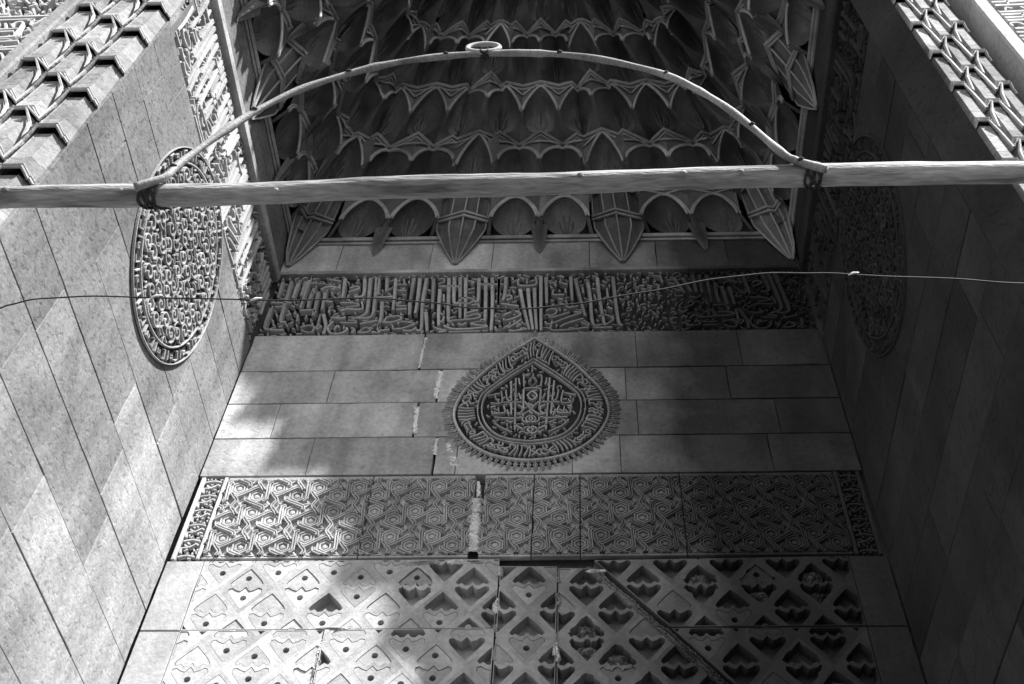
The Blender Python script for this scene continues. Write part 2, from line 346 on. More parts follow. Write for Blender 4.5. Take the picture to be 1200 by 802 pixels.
patch(back, [(-0.815, 7.36), (-0.81, 7.25), (-0.805, 7.12), (-0.80, 7.07)], 0.05)
patch(back, [(-0.64, 7.02), (-0.65, 6.95), (-0.645, 6.86)], 0.06)
patch(back, [(-0.56, 6.98), (-0.555, 6.93), (-0.53, 6.87)], 0.05)
patch(back, [(-0.525, 6.84), (-0.51, 6.80), (-0.49, 6.74)], 0.08)

# ---------------------------------------------------------------- side walls
def side_wall(plane, sgn, label, mt_hi, mt_mid, mt_lo, split, y0=FRONT + 0.003):
    w = thing("niche_side_wall", (plane.O.x, 3.7, 0), label, "wall")
    zs = [4.10, 4.45, 4.823, 5.19, 5.555, 5.915, 6.28, 6.65, 7.03, 7.40, 7.76, 8.10]
    J = {4.823: [3.55, 4.45], 5.19: [2.92, 4.2], 5.555: [2.97, 4.05], 5.915: [2.51, 3.87], 6.28: [3.052, 4.35], 6.65: [2.72, 3.5, 4.30], 7.03: [2.47, 3.2, 4.2],
         7.40: [2.646, 3.75], 7.76: [2.85, 3.6, 4.45]}
    low = [0.0]
    while low[-1] < 3.6: low.append(low[-1] + 0.51)
    low = low[:-1] + [4.10]
    for i, (z0, z1) in enumerate(list(zip(low[:-1], low[1:])) + list(zip(zs[:-1], zs[1:])) + [(9.06, 9.34), (9.34, 9.62)]):
        js = [j for j in J.get(z0, [FRONT + 0.75 + (i * 0.37) % 0.6, FRONT + 1.8 + (i * 0.29) % 0.4]) if j > y0 + 0.1]
        ys = [y0] + js + [BACK - 0.004]
        for a, b in zip(ys[:-1], ys[1:]):
            yc = (a + b) / 2
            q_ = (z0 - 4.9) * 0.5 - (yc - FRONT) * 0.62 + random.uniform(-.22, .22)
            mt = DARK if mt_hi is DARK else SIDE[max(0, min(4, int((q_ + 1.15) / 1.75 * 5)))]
            aa, bb = (a, b) if sgn < 0 else (-b, -a)
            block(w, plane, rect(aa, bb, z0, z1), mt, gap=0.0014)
    return w
left_wall = side_wall(P_LEFT, -1, "sunlit ashlar side wall of the niche, with the long oval roundel", PITTED, WEATHERED, PALE, -0.15)
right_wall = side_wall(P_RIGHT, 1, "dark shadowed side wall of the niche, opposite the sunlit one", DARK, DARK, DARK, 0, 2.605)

# ---------------------------------------------------------------- inscription bands
CH = [parse(s) for s in BAND]
CHX = [(min(p[0] for s in c for p in s), max(p[0] for s in c for p in s)) for c in CH]
def width_of(s):
    zs_ = [p[1] for p in s]; tall = max(zs_) - min(zs_)
    return 0.034 if tall > .25 else 0.027
def letter(mb, s, sc=1.0, d0=-0.055, d1=0.0):
    top_first = s[0][1] > s[-1][1]; tall = abs(s[0][1] - s[-1][1])
    w = (0.030 if tall > .16 else 0.0205) * sc
    mb.stroke(s, w, d0, d1, taper=((1.2, .8) if tall > .16 and top_first else (.85, 1.05)))
def filler(mb, segs, a0, a1, b0, b1, n, rmin, L=0.05, w=0.013, d0=-0.055, d1=-0.012):
    """small leaf and vine strokes in the free places between the letters"""
    cell = rmin; occ = {}
    def put(q): occ.setdefault((int(q[0] / cell), int(q[1] / cell)), []).append(q)
    for s in segs:
        for i in range(len(s) - 1):
            k = max(1, int(math.dist(s[i], s[i + 1]) / (rmin * .5)))
            for t in range(k + 1): put((s[i][0] + (s[i + 1][0] - s[i][0]) * t / k, s[i][1] + (s[i + 1][1] - s[i][1]) * t / k))
    for _ in range(n):
        q = (random.uniform(a0, a1), random.uniform(b0, b1)); ci, cj = int(q[0] / cell), int(q[1] / cell)
        if any(math.dist(q, o) < rmin for i in (-1, 0, 1) for j in (-1, 0, 1) for o in occ.get((ci + i, cj + j), ())): continue
        an = random.uniform(0, 6.28); l_ = L * random.uniform(.6, 1.2); bend = random.uniform(-.6, .6)
        p = [(q[0] + math.cos(an + bend * t) * l_ * t * .5, q[1] + math.sin(an + bend * t) * l_ * t * .5) for t in (-1, 0, 1)]
        p = [(min(a1, max(a0, x)), min(b1, max(b0, y))) for x, y in p]
        mb.stroke(p, w, d0, d1, taper=(.5, 1.3), n=2); put(q); put(p[0]); put(p[-1])

def band(parent, plane, a0, a1, b0, b1, order, mt, name="carved_letter", gap=0.02, keep=None):
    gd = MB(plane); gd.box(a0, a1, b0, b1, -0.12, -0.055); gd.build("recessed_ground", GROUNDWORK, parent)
    H = b1 - b0; segs = []
    x = a0
    for c in order:
        cx0, cx1 = CHX[c]
        if x >= a1 - 0.1: break
        k = H / 0.84
        for s in CH[c]:
            t = [(x + (p[0] - cx0) * k if keep is None else p[0], b0 + 0.012 + min(max(p[1], 0.0), 0.985) * (H - 0.024)) for p in s]
            if max(p[0] for p in t) > a1 - 0.01 or min(p[0] for p in t) < a0 + 0.01: continue
            mb = MB(plane); letter(mb, t, k); mb.build(name, mt, parent); segs.append(t)
        x += (cx1 - cx0) * k + gap
    fl = MB(plane); filler(fl, segs, a0 + .01, a1 - .01, b0 + .01, b1 - .01, int((a1 - a0) * H * 2600), 0.033)
    tag(fl.build("vine_scroll_ground", mt, parent), None, None, kind="stuff")

ib = thing("inscription_band", (0, BACK, BZ0), "long carved calligraphy band above the teardrop medallion on the back wall", "inscription", "carved inscription bands")
band(ib, P_BACK, -1.93, 1.04, BZ0, BZ1, (0, 1, 2, 3), CARVED, keep=True)
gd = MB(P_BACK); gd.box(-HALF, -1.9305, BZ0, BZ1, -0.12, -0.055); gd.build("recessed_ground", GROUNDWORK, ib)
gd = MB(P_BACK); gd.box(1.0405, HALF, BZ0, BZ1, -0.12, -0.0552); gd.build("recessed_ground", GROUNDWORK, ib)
ext, lft = [], []
for s in CH[0]:
    t = [(p[0] - CHX[0][0] + 1.07, BZ0 + .012 + min(max(p[1], 0), .985) * .816) for p in s]
    if max(p[0] for p in t) < HALF - .01:
        mb = MB(P_BACK); letter(mb, t); mb.build("carved_letter", CARVED, ib); ext.append(t)
for s in CH[3]:
    t = [(p[0] - CHX[3][0] - 2.18, BZ0 + .012 + min(max(p[1], 0), .985) * .816) for p in s]
    if max(p[0] for p in t) < -1.93:
        mb = MB(P_BACK); letter(mb, t); mb.build("carved_letter", CARVED, ib); lft.append(t)
fl = MB(P_BACK); filler(fl, ext, 1.05, HALF - .01, BZ0 + .01, BZ1 - .01, 2400, .033); filler(fl, lft, -HALF + .02, -1.94, BZ0 + .01, BZ1 - .01, 700, .033); tag(fl.build("vine_scroll_ground", CARVED, ib), None, None, kind="stuff")
f_ = MB(P_BACK); f_.box(-HALF, HALF, BZ1 + 0.003, BZ1 + 0.046, -0.1, 0.012, 0.004); f_.build("upper_fillet", ASHLAR, ib)

il = thing("inscription_band", (-HALF, 3.7, 8.12), "sunlit carved calligraphy band running along the top of the left side wall", "inscription", "carved inscription bands")
band(il, P_LEFT, FRONT + 0.01, BACK - 0.01, 8.115, 8.955, (1, 2, 0, 3), PALE)
f_ = MB(P_LEFT); f_.box(FRONT, BACK - .01, 8.96, 9.055, -0.1, 0.03, 0.01); f_.build("upper_fillet", ASHLAR, il)
ir = thing("inscription_band", (HALF, 3.7, 8.12), "dark carved calligraphy band along the top of the right side wall", "inscription", "carved inscription bands")
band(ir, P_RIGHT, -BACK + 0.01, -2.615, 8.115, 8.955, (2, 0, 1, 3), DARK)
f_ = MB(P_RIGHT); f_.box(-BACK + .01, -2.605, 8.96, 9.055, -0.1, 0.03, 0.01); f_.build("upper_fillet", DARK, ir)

# ---------------------------------------------------------------- teardrop medallion on the back wall
def ray_loop(half): return half + [(-x, z) for x, z in reversed(half[1:-1])]
def half_norm(s):
    h = parse(s)[0]; h[0] = (0.0, h[0][1]); h[-1] = (0.0, h[-1][1]); return h
def dense(half, n=4):
    a, rest = half[:2], half[1:]
    return [half[0]] + smooth_path(rest, n)
h_in, h_out, h_fr = half_norm(MED_IN), half_norm(MED_OUT), half_norm(MED_FRINGE)
L_in, L_out, L_fr = [ray_loop(dense(h)) for h in (h_in, h_out, h_fr)]   # counter-clockwise from the apex, left side first
def even(loop, n):
    q = loop + [loop[0]]; d = [0]
    for i in range(len(loop)): d.append(d[-1] + math.dist(q[i], q[i + 1]))
    out = []; j = 0
    for k in range(n):
        t = d[-1] * k / n
        while d[j + 1] < t: j += 1
        f = (t - d[j]) / max(1e-9, d[j + 1] - d[j]); out.append((q[j][0] + (q[j + 1][0] - q[j][0]) * f, q[j][1] + (q[j + 1][1] - q[j][1]) * f))
    return out
md = thing("carved_medallion", (0, BACK, 6.7), "teardrop medallion with mirrored calligraphy and a leafy fringe on the back wall", "medallion")
mid_fr = [((a[0] + b[0]) / 2, (a[1] + b[1]) / 2) for a, b in zip(even(L_out, 120), even(L_fr, 120))]
mb = MB(P_BACK); mb.prism(even(mid_fr, 120), 0.0, 0.008, 0.003); mb.build("medallion_ground", GROUNDWORK, md)
mb = MB(P_BACK); mb.stroke(even(L_out, 110), 0.020, 0.0, 0.032, closed=True, smooth=False); mb.build("outer_rim", CARVED, md, True)
mb = MB(P_BACK); mb.stroke(even(L_in, 90), 0.011, 0.0, 0.036, closed=True, smooth=False)
big = [(x * 1.085, 7.28 + (zz - 7.28) * 1.085) for x, zz in L_in]
mb.stroke(even(big, 90), 0.009, 0.0, 0.032, closed=True, smooth=False); mb.build("inner_rim", CARVED, md, True)
fringe_n = 88
for k, q in enumerate(even(L_fr, fringe_n)):
    q0 = mid_fr[int(k * 120 / fringe_n) % 120]; o = even(L_out, fringe_n)[k]
    ax = Vector((q[0] - o[0], q[1] - o[1])); L = ax.length
    if L < .02: continue
    ax.normalize(); tx = Vector((-ax.y, ax.x)); L *= random.uniform(.85, 1.1); c = Vector(o)
    kk = min(1.0, L / .10) * .8; pr = [(0.15, .014 * kk), (.4, .030 * kk), (.58, .014 * kk), (.74, .020 * kk), (1.05, .002)]
    pl = [c + ax * L * t - tx * w for t, w in pr] + [c + ax * L * t + tx * w for t, w in reversed(pr)]
    mb = MB(P_BACK); mb.prism([tuple(p) for p in pl], 0.0, random.uniform(.012, .022), 0.004)
    mb.stroke([tuple(c + ax * L * .15), tuple(c + ax * L * .9)], .007, .012, .028, n=2); mb.build("fringe_leaf", CARVED, md)
fld = parse(MED_FIELD)
AX = 0.5 * (max(p[0] for p in fld[9]) + min(p[0] for p in fld[9]))
segs = []
def inside(q, loop):
    c = False; n_ = len(loop)
    for i in range(n_):
        a, b = loop[i], loop[i - 1]
        if (a[1] > q[1]) != (b[1] > q[1]) and q[0] < (b[0] - a[0]) * (q[1] - a[1]) / (b[1] - a[1]) + a[0]: c = not c
    return c
small_in = [(x * .95, 7.28 + (zz - 7.28) * .95) for x, zz in L_in]
for s in fld:
    s = [(p[0] - AX, p[1]) for p in s]
    for sg in (1, -1):
        t = [(p[0] * sg, p[1]) for p in s]
        t = [p for p in t if inside(p, small_in)]
        if len(t) < 2: continue
        if sg == -1 and max(abs(p[0] + q[0]) for p, q in zip(s, reversed(s))) < .02: continue
        mb = MB(P_BACK); mb.stroke(t, 0.0125 if abs(t[0][1] - t[-1][1]) < .2 else .015, 0.004, 0.036, n=3); mb.build("carved_letter", CARVED, md); segs.append(t)
fl = MB(P_BACK)
def clipfill(loop, avoid, n, rmin, segs, hole=None, L=.032, w=.010):
    tmp = MB(P_BACK); pts = []
    xs = [q[0] for q in loop]; zs_ = [q[1] for q in loop]; cand = list(segs)
    occ = [p for s in segs for p in smooth_path(s, 3)]
    for _ in range(n):
        q = (random.uniform(min(xs), max(xs)), random.uniform(min(zs_), max(zs_)))
        if not inside(q, loop) or (hole and inside(q, hole)): continue
        if any(abs(q[0] - o[0]) < rmin and math.dist(q, o) < rmin for o in occ): continue
        an = random.uniform(0, 6.28); p = [(q[0] - math.cos(an) * L / 2, q[1] - math.sin(an) * L / 2), q, (q[0] + math.cos(an + .6) * L / 2, q[1] + math.sin(an + .6) * L / 2)]
        fl.stroke(p, w, 0.004, 0.028, n=2); occ += p
clipfill([(x * .9, 7.28 + (zz - 7.28) * .9) for x, zz in L_in], None, 900, .021, segs)
# ring of radiating letters between the two rims
NR = 104
ri, ro = even([(x * 1.13, 7.28 + (zz - 7.28) * 1.12) for x, zz in L_in], NR), even([(x * .955, 7.36 + (zz - 7.36) * .955) for x, zz in L_out], NR)
rsegs = []
for k in range(NR):
    a, b = Vector(ri[k]), Vector(ro[k]); ax = b - a; tn = Vector((-ax.y, ax.x)).normalized(); kind = (k * 7 + (k * k) % 5) % 6
    if kind in (0, 2): t = [a + ax * .05, a + ax * .5 + tn * .008, a + ax * .97]
    elif kind == 1: t = [a + ax * .4 + tn * .02, a + ax * .55 - tn * .012, a + ax * .8 - tn * .005, a + ax * .9 + tn * .02]
    elif kind == 3: t = [a + ax * .9 - tn * .015, a + ax * .68 + tn * .012, a + ax * .5 - tn * .014, a + ax * .3 + tn * .01, a + ax * .08]
    elif kind == 4: t = [a + ax * .08 - tn * .02, a + ax * .15 + tn * .015, a + ax * .4 + tn * .018, a + ax * .95 + tn * .0]
    else: t = [a + ax * .62 - tn * .018, a + ax * .8, a + ax * .62 + tn * .018, a + ax * .48, a + ax * .62 - tn * .018]
    t = [tuple(p) for p in t]; mb = MB(P_BACK); mb.stroke(t, .0125, 0.004, 0.034, n=3); mb.build("rim_letter", CARVED, md); rsegs.append(t)
clipfill([(x * .95, 7.36 + (zz - 7.36) * .95) for x, zz in L_out], None, 1800, .021, rsegs, hole=big)
tag(fl.build("leaf_ground", CARVED, md), None, None, kind="stuff")

# ---------------------------------------------------------------- long oval roundels on the side walls
def roundel(plane, sgn, label, mt):
    yc, zc, A, B = 3.66 * (1 if sgn < 0 else -1), 7.315, 0.625, 0.835
    t_ = thing("carved_roundel", (plane.O.x, 3.66, zc - B), label, "roundel", "oval roundels on the side walls")
    def ell(k, n): return [(yc + A * k * math.cos(2 * math.pi * i / n), zc + B * k * math.sin(2 * math.pi * i / n)) for i in range(n)]
    mb = MB(plane); mb.prism(ell(1.0, 72), 0.0, 0.0055, .002); mb.build("roundel_ground", GROUNDWORK, t_)
    for nm, k, w in (("outer_rim", .992, .009), ("inner_rim", .845, .013)):
        mb = MB(plane); mb.stroke(ell(k, 72), w, 0.002, 0.020, closed=True, smooth=False); mb.build(nm, mt, t_, True)
    n = 62
    for i in range(n):                      # key-pattern letters of the border
        a, b = Vector(ell(.872, n)[i]), Vector(ell(.962, n)[i]); ax = b - a; tn = Vector(ell(.92, n)[(i + 1) % n]) - Vector(ell(.92, n)[i]); q = a.lerp(b, .5)
        pat = [[(-.9, -.4), (-.9, .4), (.1, .4), (.1, -.1), (-.5, -.1)], [(-.9, .9), (.5, .9), (.5, -.8), (-.2, -.8)], [(0, -.9), (0, .9)], [(-.6, -.9), (.4, -.9), (.4, .2), (-.4, .2), (-.4, .9), (.5, .9)]][(i * 5 + i // 3) % 4]
        mb = MB(plane); mb.stroke([tuple(q + ax * v * .5 + tn * u * .5) for u, v in pat], .0115, .003, .022, n=2, smooth=False); mb.build("border_letter", mt, t_)
    segs_ = []
    placed = []
    for _ in range(4000):                   # scrolling vines
        if len(placed) >= 120: break
        r_, an = math.sqrt(random.random()) * .76, random.uniform(0, 6.28); q = Vector((yc + A * r_ * math.cos(an), zc + B * r_ * math.sin(an)))
        if any((q - o).length < .088 for o in placed): continue
        placed.append(q); a0 = random.uniform(0, 6.28); sg = random.choice((-1, 1)); turns = random.uniform(1.1, 1.5)
        s = [tuple(q + Vector((math.cos(a0 + sg * t * turns * 6.28 / 9), math.sin(a0 + sg * t * turns * 6.28 / 9))) * (.009 + .0062 * t)) for t in range(10)]
        mb = MB(plane); mb.stroke(s, .0115, .003, .026, n=2, taper=(1.6, .8)); mb.build("vine_scroll", mt, t_); segs_.append(s)
    f2 = MB(plane); occ = {}
    def near(q): return any(math.dist(q, o) < .0265 for i in (-1, 0, 1) for j in (-1, 0, 1) for o in occ.get((int(q[0] / .025) + i, int(q[1] / .025) + j), ()))
    def put(q): occ.setdefault((int(q[0] / .025), int(q[1] / .025)), []).append(q)
    for s in segs_:
        for q in smooth_path(s, 2): put(q)
    for _ in range(6000):
        r_, an = math.sqrt(random.random()) * .81, random.uniform(0, 6.28); q = (yc + A * r_ * math.cos(an), zc + B * r_ * math.sin(an))
        if near(q): continue
        a0 = random.uniform(0, 6.28); p = [(q[0] - math.cos(a0) * .024, q[1] - math.sin(a0) * .024), q, (q[0] + math.cos(a0 + .7) * .024, q[1] + math.sin(a0 + .7) * .024)]
        f2.stroke(p, .011, .003, random.uniform(.016, .024), n=2, taper=(.6, 1.2))
        for w in p: put(w)
    tag(f2.build("leaf_ground", mt, t_), None, None, kind="stuff")
roundel(P_LEFT, -1, "long oval roundel of dense scrollwork on the sunlit left wall", WEATHERED)
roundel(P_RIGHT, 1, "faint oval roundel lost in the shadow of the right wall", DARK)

# ---------------------------------------------------------------- geometric interlace frieze
geo = thing("interlace_frieze", (0, BACK, 5.94), "strapwork frieze of hexagon rosettes below the plain courses on the back wall", "frieze")
GZ0, GZ1, GD = 5.945, 6.655, -0.012
slabs = []
for a, b in zip([-1.985, -1.02, -0.285, 0.04, 0.34, 0.99, 1.99], [-1.02, -0.345, 0.04, 0.34, 0.99, 1.99, None]):
    if b is None: break
    mb = MB(P_BACK); top = GZ1 if a < -.4 else GZ1 - random.uniform(0, .008)
    mb.prism(wobble(inset(rect(a, b, GZ0, top), .003), .12, .003), -0.035 if -.3 < a < .5 else -0.10, GD, .004); s = mb.build("carved_slab", CARVED, geo); slabs.append((a, b, s))
    mb = MB(P_BACK); mb.box(a + .004, b - .004, GZ1 - .032, GZ1 - .004, GD, GD + .016, .003); mb.build("border_fillet", CARVED, s)
    mb = MB(P_BACK); mb.box(a + .004, b - .004, GZ0 + .004, GZ0 + .02, GD, GD + .014, .003); mb.build("border_fillet", CARVED, s)
prof = [(.063, 0), (.061, .020), (.052, .020), (.048, .003), (.043, .003), (.041, .017), (.032, .017), (.029, .002), (.02, .002), (.016, .014), (.005, .016)]
mb = MB(P_UNIT); vs_, fs = [], []
for r_, d in prof:
    for k in range(6):
        an = R(30 + 60 * k); vs_.append(P_UNIT(r_ * math.cos(an), r_ * math.sin(an), d))
for i in range(len(prof) - 1):
    for k in range(6): fs.append((i * 6 + k, i * 6 + (k + 1) % 6, (i + 1) * 6 + (k + 1) % 6, (i + 1) * 6 + k))
fs.append(tuple((len(prof) - 1) * 6 + k for k in range(6))); mb.add(vs_, fs); ROSETTE = mb.mesh("hexagon_rosette", CARVED)
mb = MB(P_UNIT); mb.stroke([(-.085, .018), (-.07, -.004), (0, 0), (.07, .004), (.085, -.018)], .025, 0, .030, GROOVE, n=2); STRAP = mb.mesh("strap", CARVED)
mb = MB(P_UNIT); mb.stroke([(-.038, .10), (-.012, .06), (.012, .03), (.004, 0), (-.008, -.03), (.012, -.06), (.038, -.10)], .025, 0, .034, GROOVE, n=2); WAVE = mb.mesh("waved_strap", CARVED)
mb = MB(P_UNIT)
for k in range(3): mb.prism([(0, -.011), (.05, 0), (0, .011), (-.008, 0)], 0, .018, .005) if k == 0 else mb.stroke([(0.0, 0), (.022, .026 * (1 if k == 1 else -1))], .014, 0, .016, n=1)
ARROW = mb.mesh("arrow_leaf", CARVED)
def put_geo(me, name, x, zz, ang):
    e = .092
    for a, b, s in slabs:
        if not (a - e < x < b + e and GZ0 - e < zz < GZ1 + e): continue
        M = Matrix.Translation((x, BACK - GD, zz)) @ Matrix.Rotation(-ang, 4, 'Y')
        cuts = [((0, 0, GZ1 - .032), (0, 0, 1))] * (zz + e > GZ1 - .032) + [((0, 0, GZ0 + .02), (0, 0, -1))] * (zz - e < GZ0 + .02)
        cuts += [((a + .005, 0, 0), (-1, 0, 0))] * (x - e < a + .005) + [((b - .005, 0, 0), (1, 0, 0))] * (x + e > b - .005)
        if not cuts: obj(name, me, s, M); continue
        bm = bmesh.new(); bm.from_mesh(me); bm.transform(M)
        for co, no in cuts:
            bmesh.ops.bisect_plane(bm, geom=bm.verts[:] + bm.edges[:] + bm.faces[:], plane_co=co, plane_no=no, clear_outer=True)
        if len(bm.faces) < 4 or sum(f.calc_area() for f in bm.faces) < 4e-4: bm.free(); continue
        m2 = bpy.data.meshes.new(name); bm.to_mesh(m2); bm.free(); m2.materials.append(CARVED); obj(name, m2, s)
px_, pz_ = 0.131, 0.218
for i in range(-18, 19):
    for j in range(-3, 4):
        if (i + j) % 2: continue
        hx, hz = -0.055 + i * px_, 6.405 + j * pz_
        put_geo(WAVE, "waved_strap", hx, hz, 0)
        put_geo(ARROW, "arrow_leaf", hx + .035, hz, 0); put_geo(ARROW, "arrow_leaf", hx - .035, hz, math.pi)
        for rx, rz in ((0, pz_ * 2 / 3), (0, -pz_ * 2 / 3)): put_geo(ROSETTE, "hexagon_rosette", hx + rx, hz + rz, 0)
        for (ex, ez, ang) in ((px_, 0, -30), (px_ / 2, pz_ / 2, 30), (-px_ / 2, pz_ / 2, 90)):
            put_geo(STRAP, "strap", hx + ex, hz + ez, R(ang))
patch(geo, [(-.325, 6.60), (-.32, 6.52), (-.315, 6.46)], .03, d=.004)
patch(geo, [(-.325, 6.44), (-.325, 6.36), (-.33, 6.28), (-.325, 6.16), (-.318, 6.05), (-.315, 5.99)], .085, d=.012)
for sgn, lab, mt in ((-1, "narrow upright border of tiny carved letters in the sunlit corner", CARVED), (1, "narrow upright border of tiny carved letters in the dark corner", CARVED)):
    bd = thing("carved_border_strip", (sgn * 2.08, BACK, GZ0), lab, "border", "upright border strips of the frieze")
    a0, a1 = (-2.165, -1.99) if sgn < 0 else (1.995, 2.165)
    mb = MB(P_BACK); mb.box(a0, a1, GZ0, GZ1, -.1, -.03); mb.build("strip_ground", GROUNDWORK, bd)
    mb = MB(P_BACK); mb.box(a0, a0 + .025, GZ0, GZ1, -.03, .006, .003); mb.box(a1 - .022, a1, GZ0, GZ1, -.03, .006, .003); mb.build("edge_fillet", CARVED, bd)
    st = [];
    for k in range(16):
        zc_ = GZ0 + .025 + k * .043; t = [[(a0 + .035, zc_), (a0 + .09, zc_ + .012), (a0 + .14, zc_)], [(a0 + .04, zc_ - .01), (a0 + .04, zc_ + .03), (a0 + .075, zc_ + .03)], [(a0 + .05, zc_ + .015), (a0 + .085, zc_ - .008), (a0 + .12, zc_ + .02), (a0 + .14, zc_ + .005)]][k % 3]
        mb = MB(P_BACK); mb.stroke(t, .014, -.03, .0, n=2); mb.build("carved_letter", mt, bd); st.append(t)
    fl = MB(P_BACK); filler(fl, st, a0 + .03, a1 - .03, GZ0 + .01, GZ1 - .01, 700, .017, L=.022, w=.012, d0=-.03, d1=0.0); tag(fl.build("leaf_ground", mt, bd), None, None, kind="stuff")

# ---------------------------------------------------------------- lower frieze of palmette lozenges
pf = thing("palmette_frieze", (0, BACK, 4.5), "battered lower frieze of lozenge palmettes with drilled holes on the back wall", "frieze")
UA, UB = 0.1685, 0.188
U_ = [(0, .150), (-.045, .104), (-.086, .058), (-.100, .034), (-.086, .016), (-.064, .028), (-.042, .008), (-.018, .012), (0, .034)]
U_ = U_ + [(-x, zz) for x, zz in reversed(U_[1:-1])]
L_ = [(0, .010), (-.028, -.022), (-.055, -.012), (-.078, .004), (-.100, -.004), (-.102, -.028), (-.084, -.052), (-.045, -.100), (0, -.150)]
L_ = L_ + [(-x, zz) for x, zz in reversed(L_[1:-1])]
def clip(poly, cv):
    out = list(poly)
    for i in range(len(cv)):
        a, b = cv[i], cv[(i + 1) % len(cv)]; src, out = out, []
        side = lambda q: (b[0] - a[0]) * (q[1] - a[1]) - (b[1] - a[1]) * (q[0] - a[0])
        for k in range(len(src)):
            p, q = src[k - 1], src[k]; sp_, sq = side(p), side(q)
            if (sp_ > 1e-9) != (sq > 1e-9):
                t = sp_ / (sp_ - sq); out.append((p[0] + (q[0] - p[0]) * t, p[1] + (q[1] - p[1]) * t))
            if sq > 1e-9: out.append(q)
        if len(out) < 3: return []
    res = []
    for q in out:
        if not res or math.dist(q, res[-1]) > 1e-4: res.append(q)
    return res if len(res) > 2 and abs(area(res)) > 2e-4 else []
def area(p): return .5 * sum(p[i - 1][0] * p[i][1] - p[i][0] * p[i - 1][1] for i in range(len(p)))
def fill_face(bm, plane, outer, holes, d):
    es = []
    for lp in [outer] + holes:
        vv = [bm.verts.new(plane(a, b, d)) for a, b in lp]; es += [bm.edges.new((vv[i], vv[(i + 1) % len(vv)])) for i in range(len(vv))]
    r_ = bmesh.ops.triangle_fill(bm, use_beauty=True, use_dissolve=False, edges=es, normal=plane.N)
    for f in r_["geom"]:
        if isinstance(f, bmesh.types.BMFace) and f.normal.dot(plane.N) < 0: f.normal_flip()
def wall_ring(bm, plane, loop, d0, d1, flip=False):
    a = [bm.verts.new(plane(x, zz, d0)) for x, zz in loop]; b = [bm.verts.new(plane(x, zz, d1)) for x, zz in loop]; n_ = len(loop)
    for i in range(n_):
        j = (i + 1) % n_; f = (a[i], a[j], b[j], b[i]); bm.faces.new(f if not flip else f[::-1])
def bm_mesh(bm, name, mt):
    me = bpy.data.meshes.new(name); bm.to_mesh(me); bm.free(); me.materials.append(mt); return me
DEEP = -0.085
def lozenge_mesh(dia, socks, plane, d):
    bm = bmesh.new(); fill_face(bm, plane, dia, socks, d)
    for s in socks:
        wall_ring(bm, plane, s, d, DEEP, flip=False)
        fl_ = [bm.verts.new(plane(x, zz, DEEP)) for x, zz in s]; bm.faces.new(fl_)
    wall_ring(bm, plane, dia, -0.1, d)
    return bm_mesh(bm, "lozenge", CARVED)
def inlay_mesh(poly, hole, d, plane=P_UNIT):
    bm = bmesh.new(); p = inset(poly, .0025)
    h = [(hole[0] + .0195 * math.cos(R(30 * k)), hole[1] + .0195 * math.sin(R(30 * k))) for k in range(12)]
    fill_face(bm, plane, p, [h], d); wall_ring(bm, plane, p, DEEP, d); wall_ring(bm, plane, h, d, DEEP + .004)
    bm.faces.new([bm.verts.new(plane(a, b, DEEP + .004)) for a, b in h])
    return bm_mesh(bm, "palmette_inlay", CARVED)
IN_U, IN_L = inlay_mesh(U_, (0, .078), .001), inlay_mesh(L_, (0, -.070), .001)
def rough_mesh(k, lo):
    mb = MB(P_UNIT); src = U_ if not lo else L_; zc_ = .075 if not lo else -.07
    rubble(mb, [(-.072, zc_ - .05), (.072, zc_ + .045)], DEEP + .001, .072 + .012 * k, 12); return mb.mesh("broken_inlay", PLASTER if k == 2 else BROKEN)
ROUGH = [[rough_mesh(k, lo) for k in range(3)] for lo in (0, 1)]
DIA = [(0, UB), (-UA, 0), (0, -UB), (UA, 0)]
FULL = {}
slab_polys = [
    [(-1.95, 5.42), (-.150, 5.42), (-.150, 5.932), (-1.95, 5.932)],
    [(-1.95, 4.5), (-1.125, 4.5), (-1.125, 5.412), (-1.95, 5.412)],
    [(-1.117, 4.5), (-.150, 4.5), (-.150, 5.411), (-1.117, 5.411)],
    [(-.140, 4.5), (.200, 4.5), (.200, 5.862), (-.140, 5.868)],
    [(.208, 4.5), (1.585, 4.5), (.42, 5.855), (.208, 5.858)],
    [(.850, 5.418), (1.95, 5.418), (1.95, 5.93), (.425, 5.912)],
    [(1.612, 4.5), (1.95, 4.5), (1.95, 5.41), (.857, 5.41)]]
fh = random.Random(5)
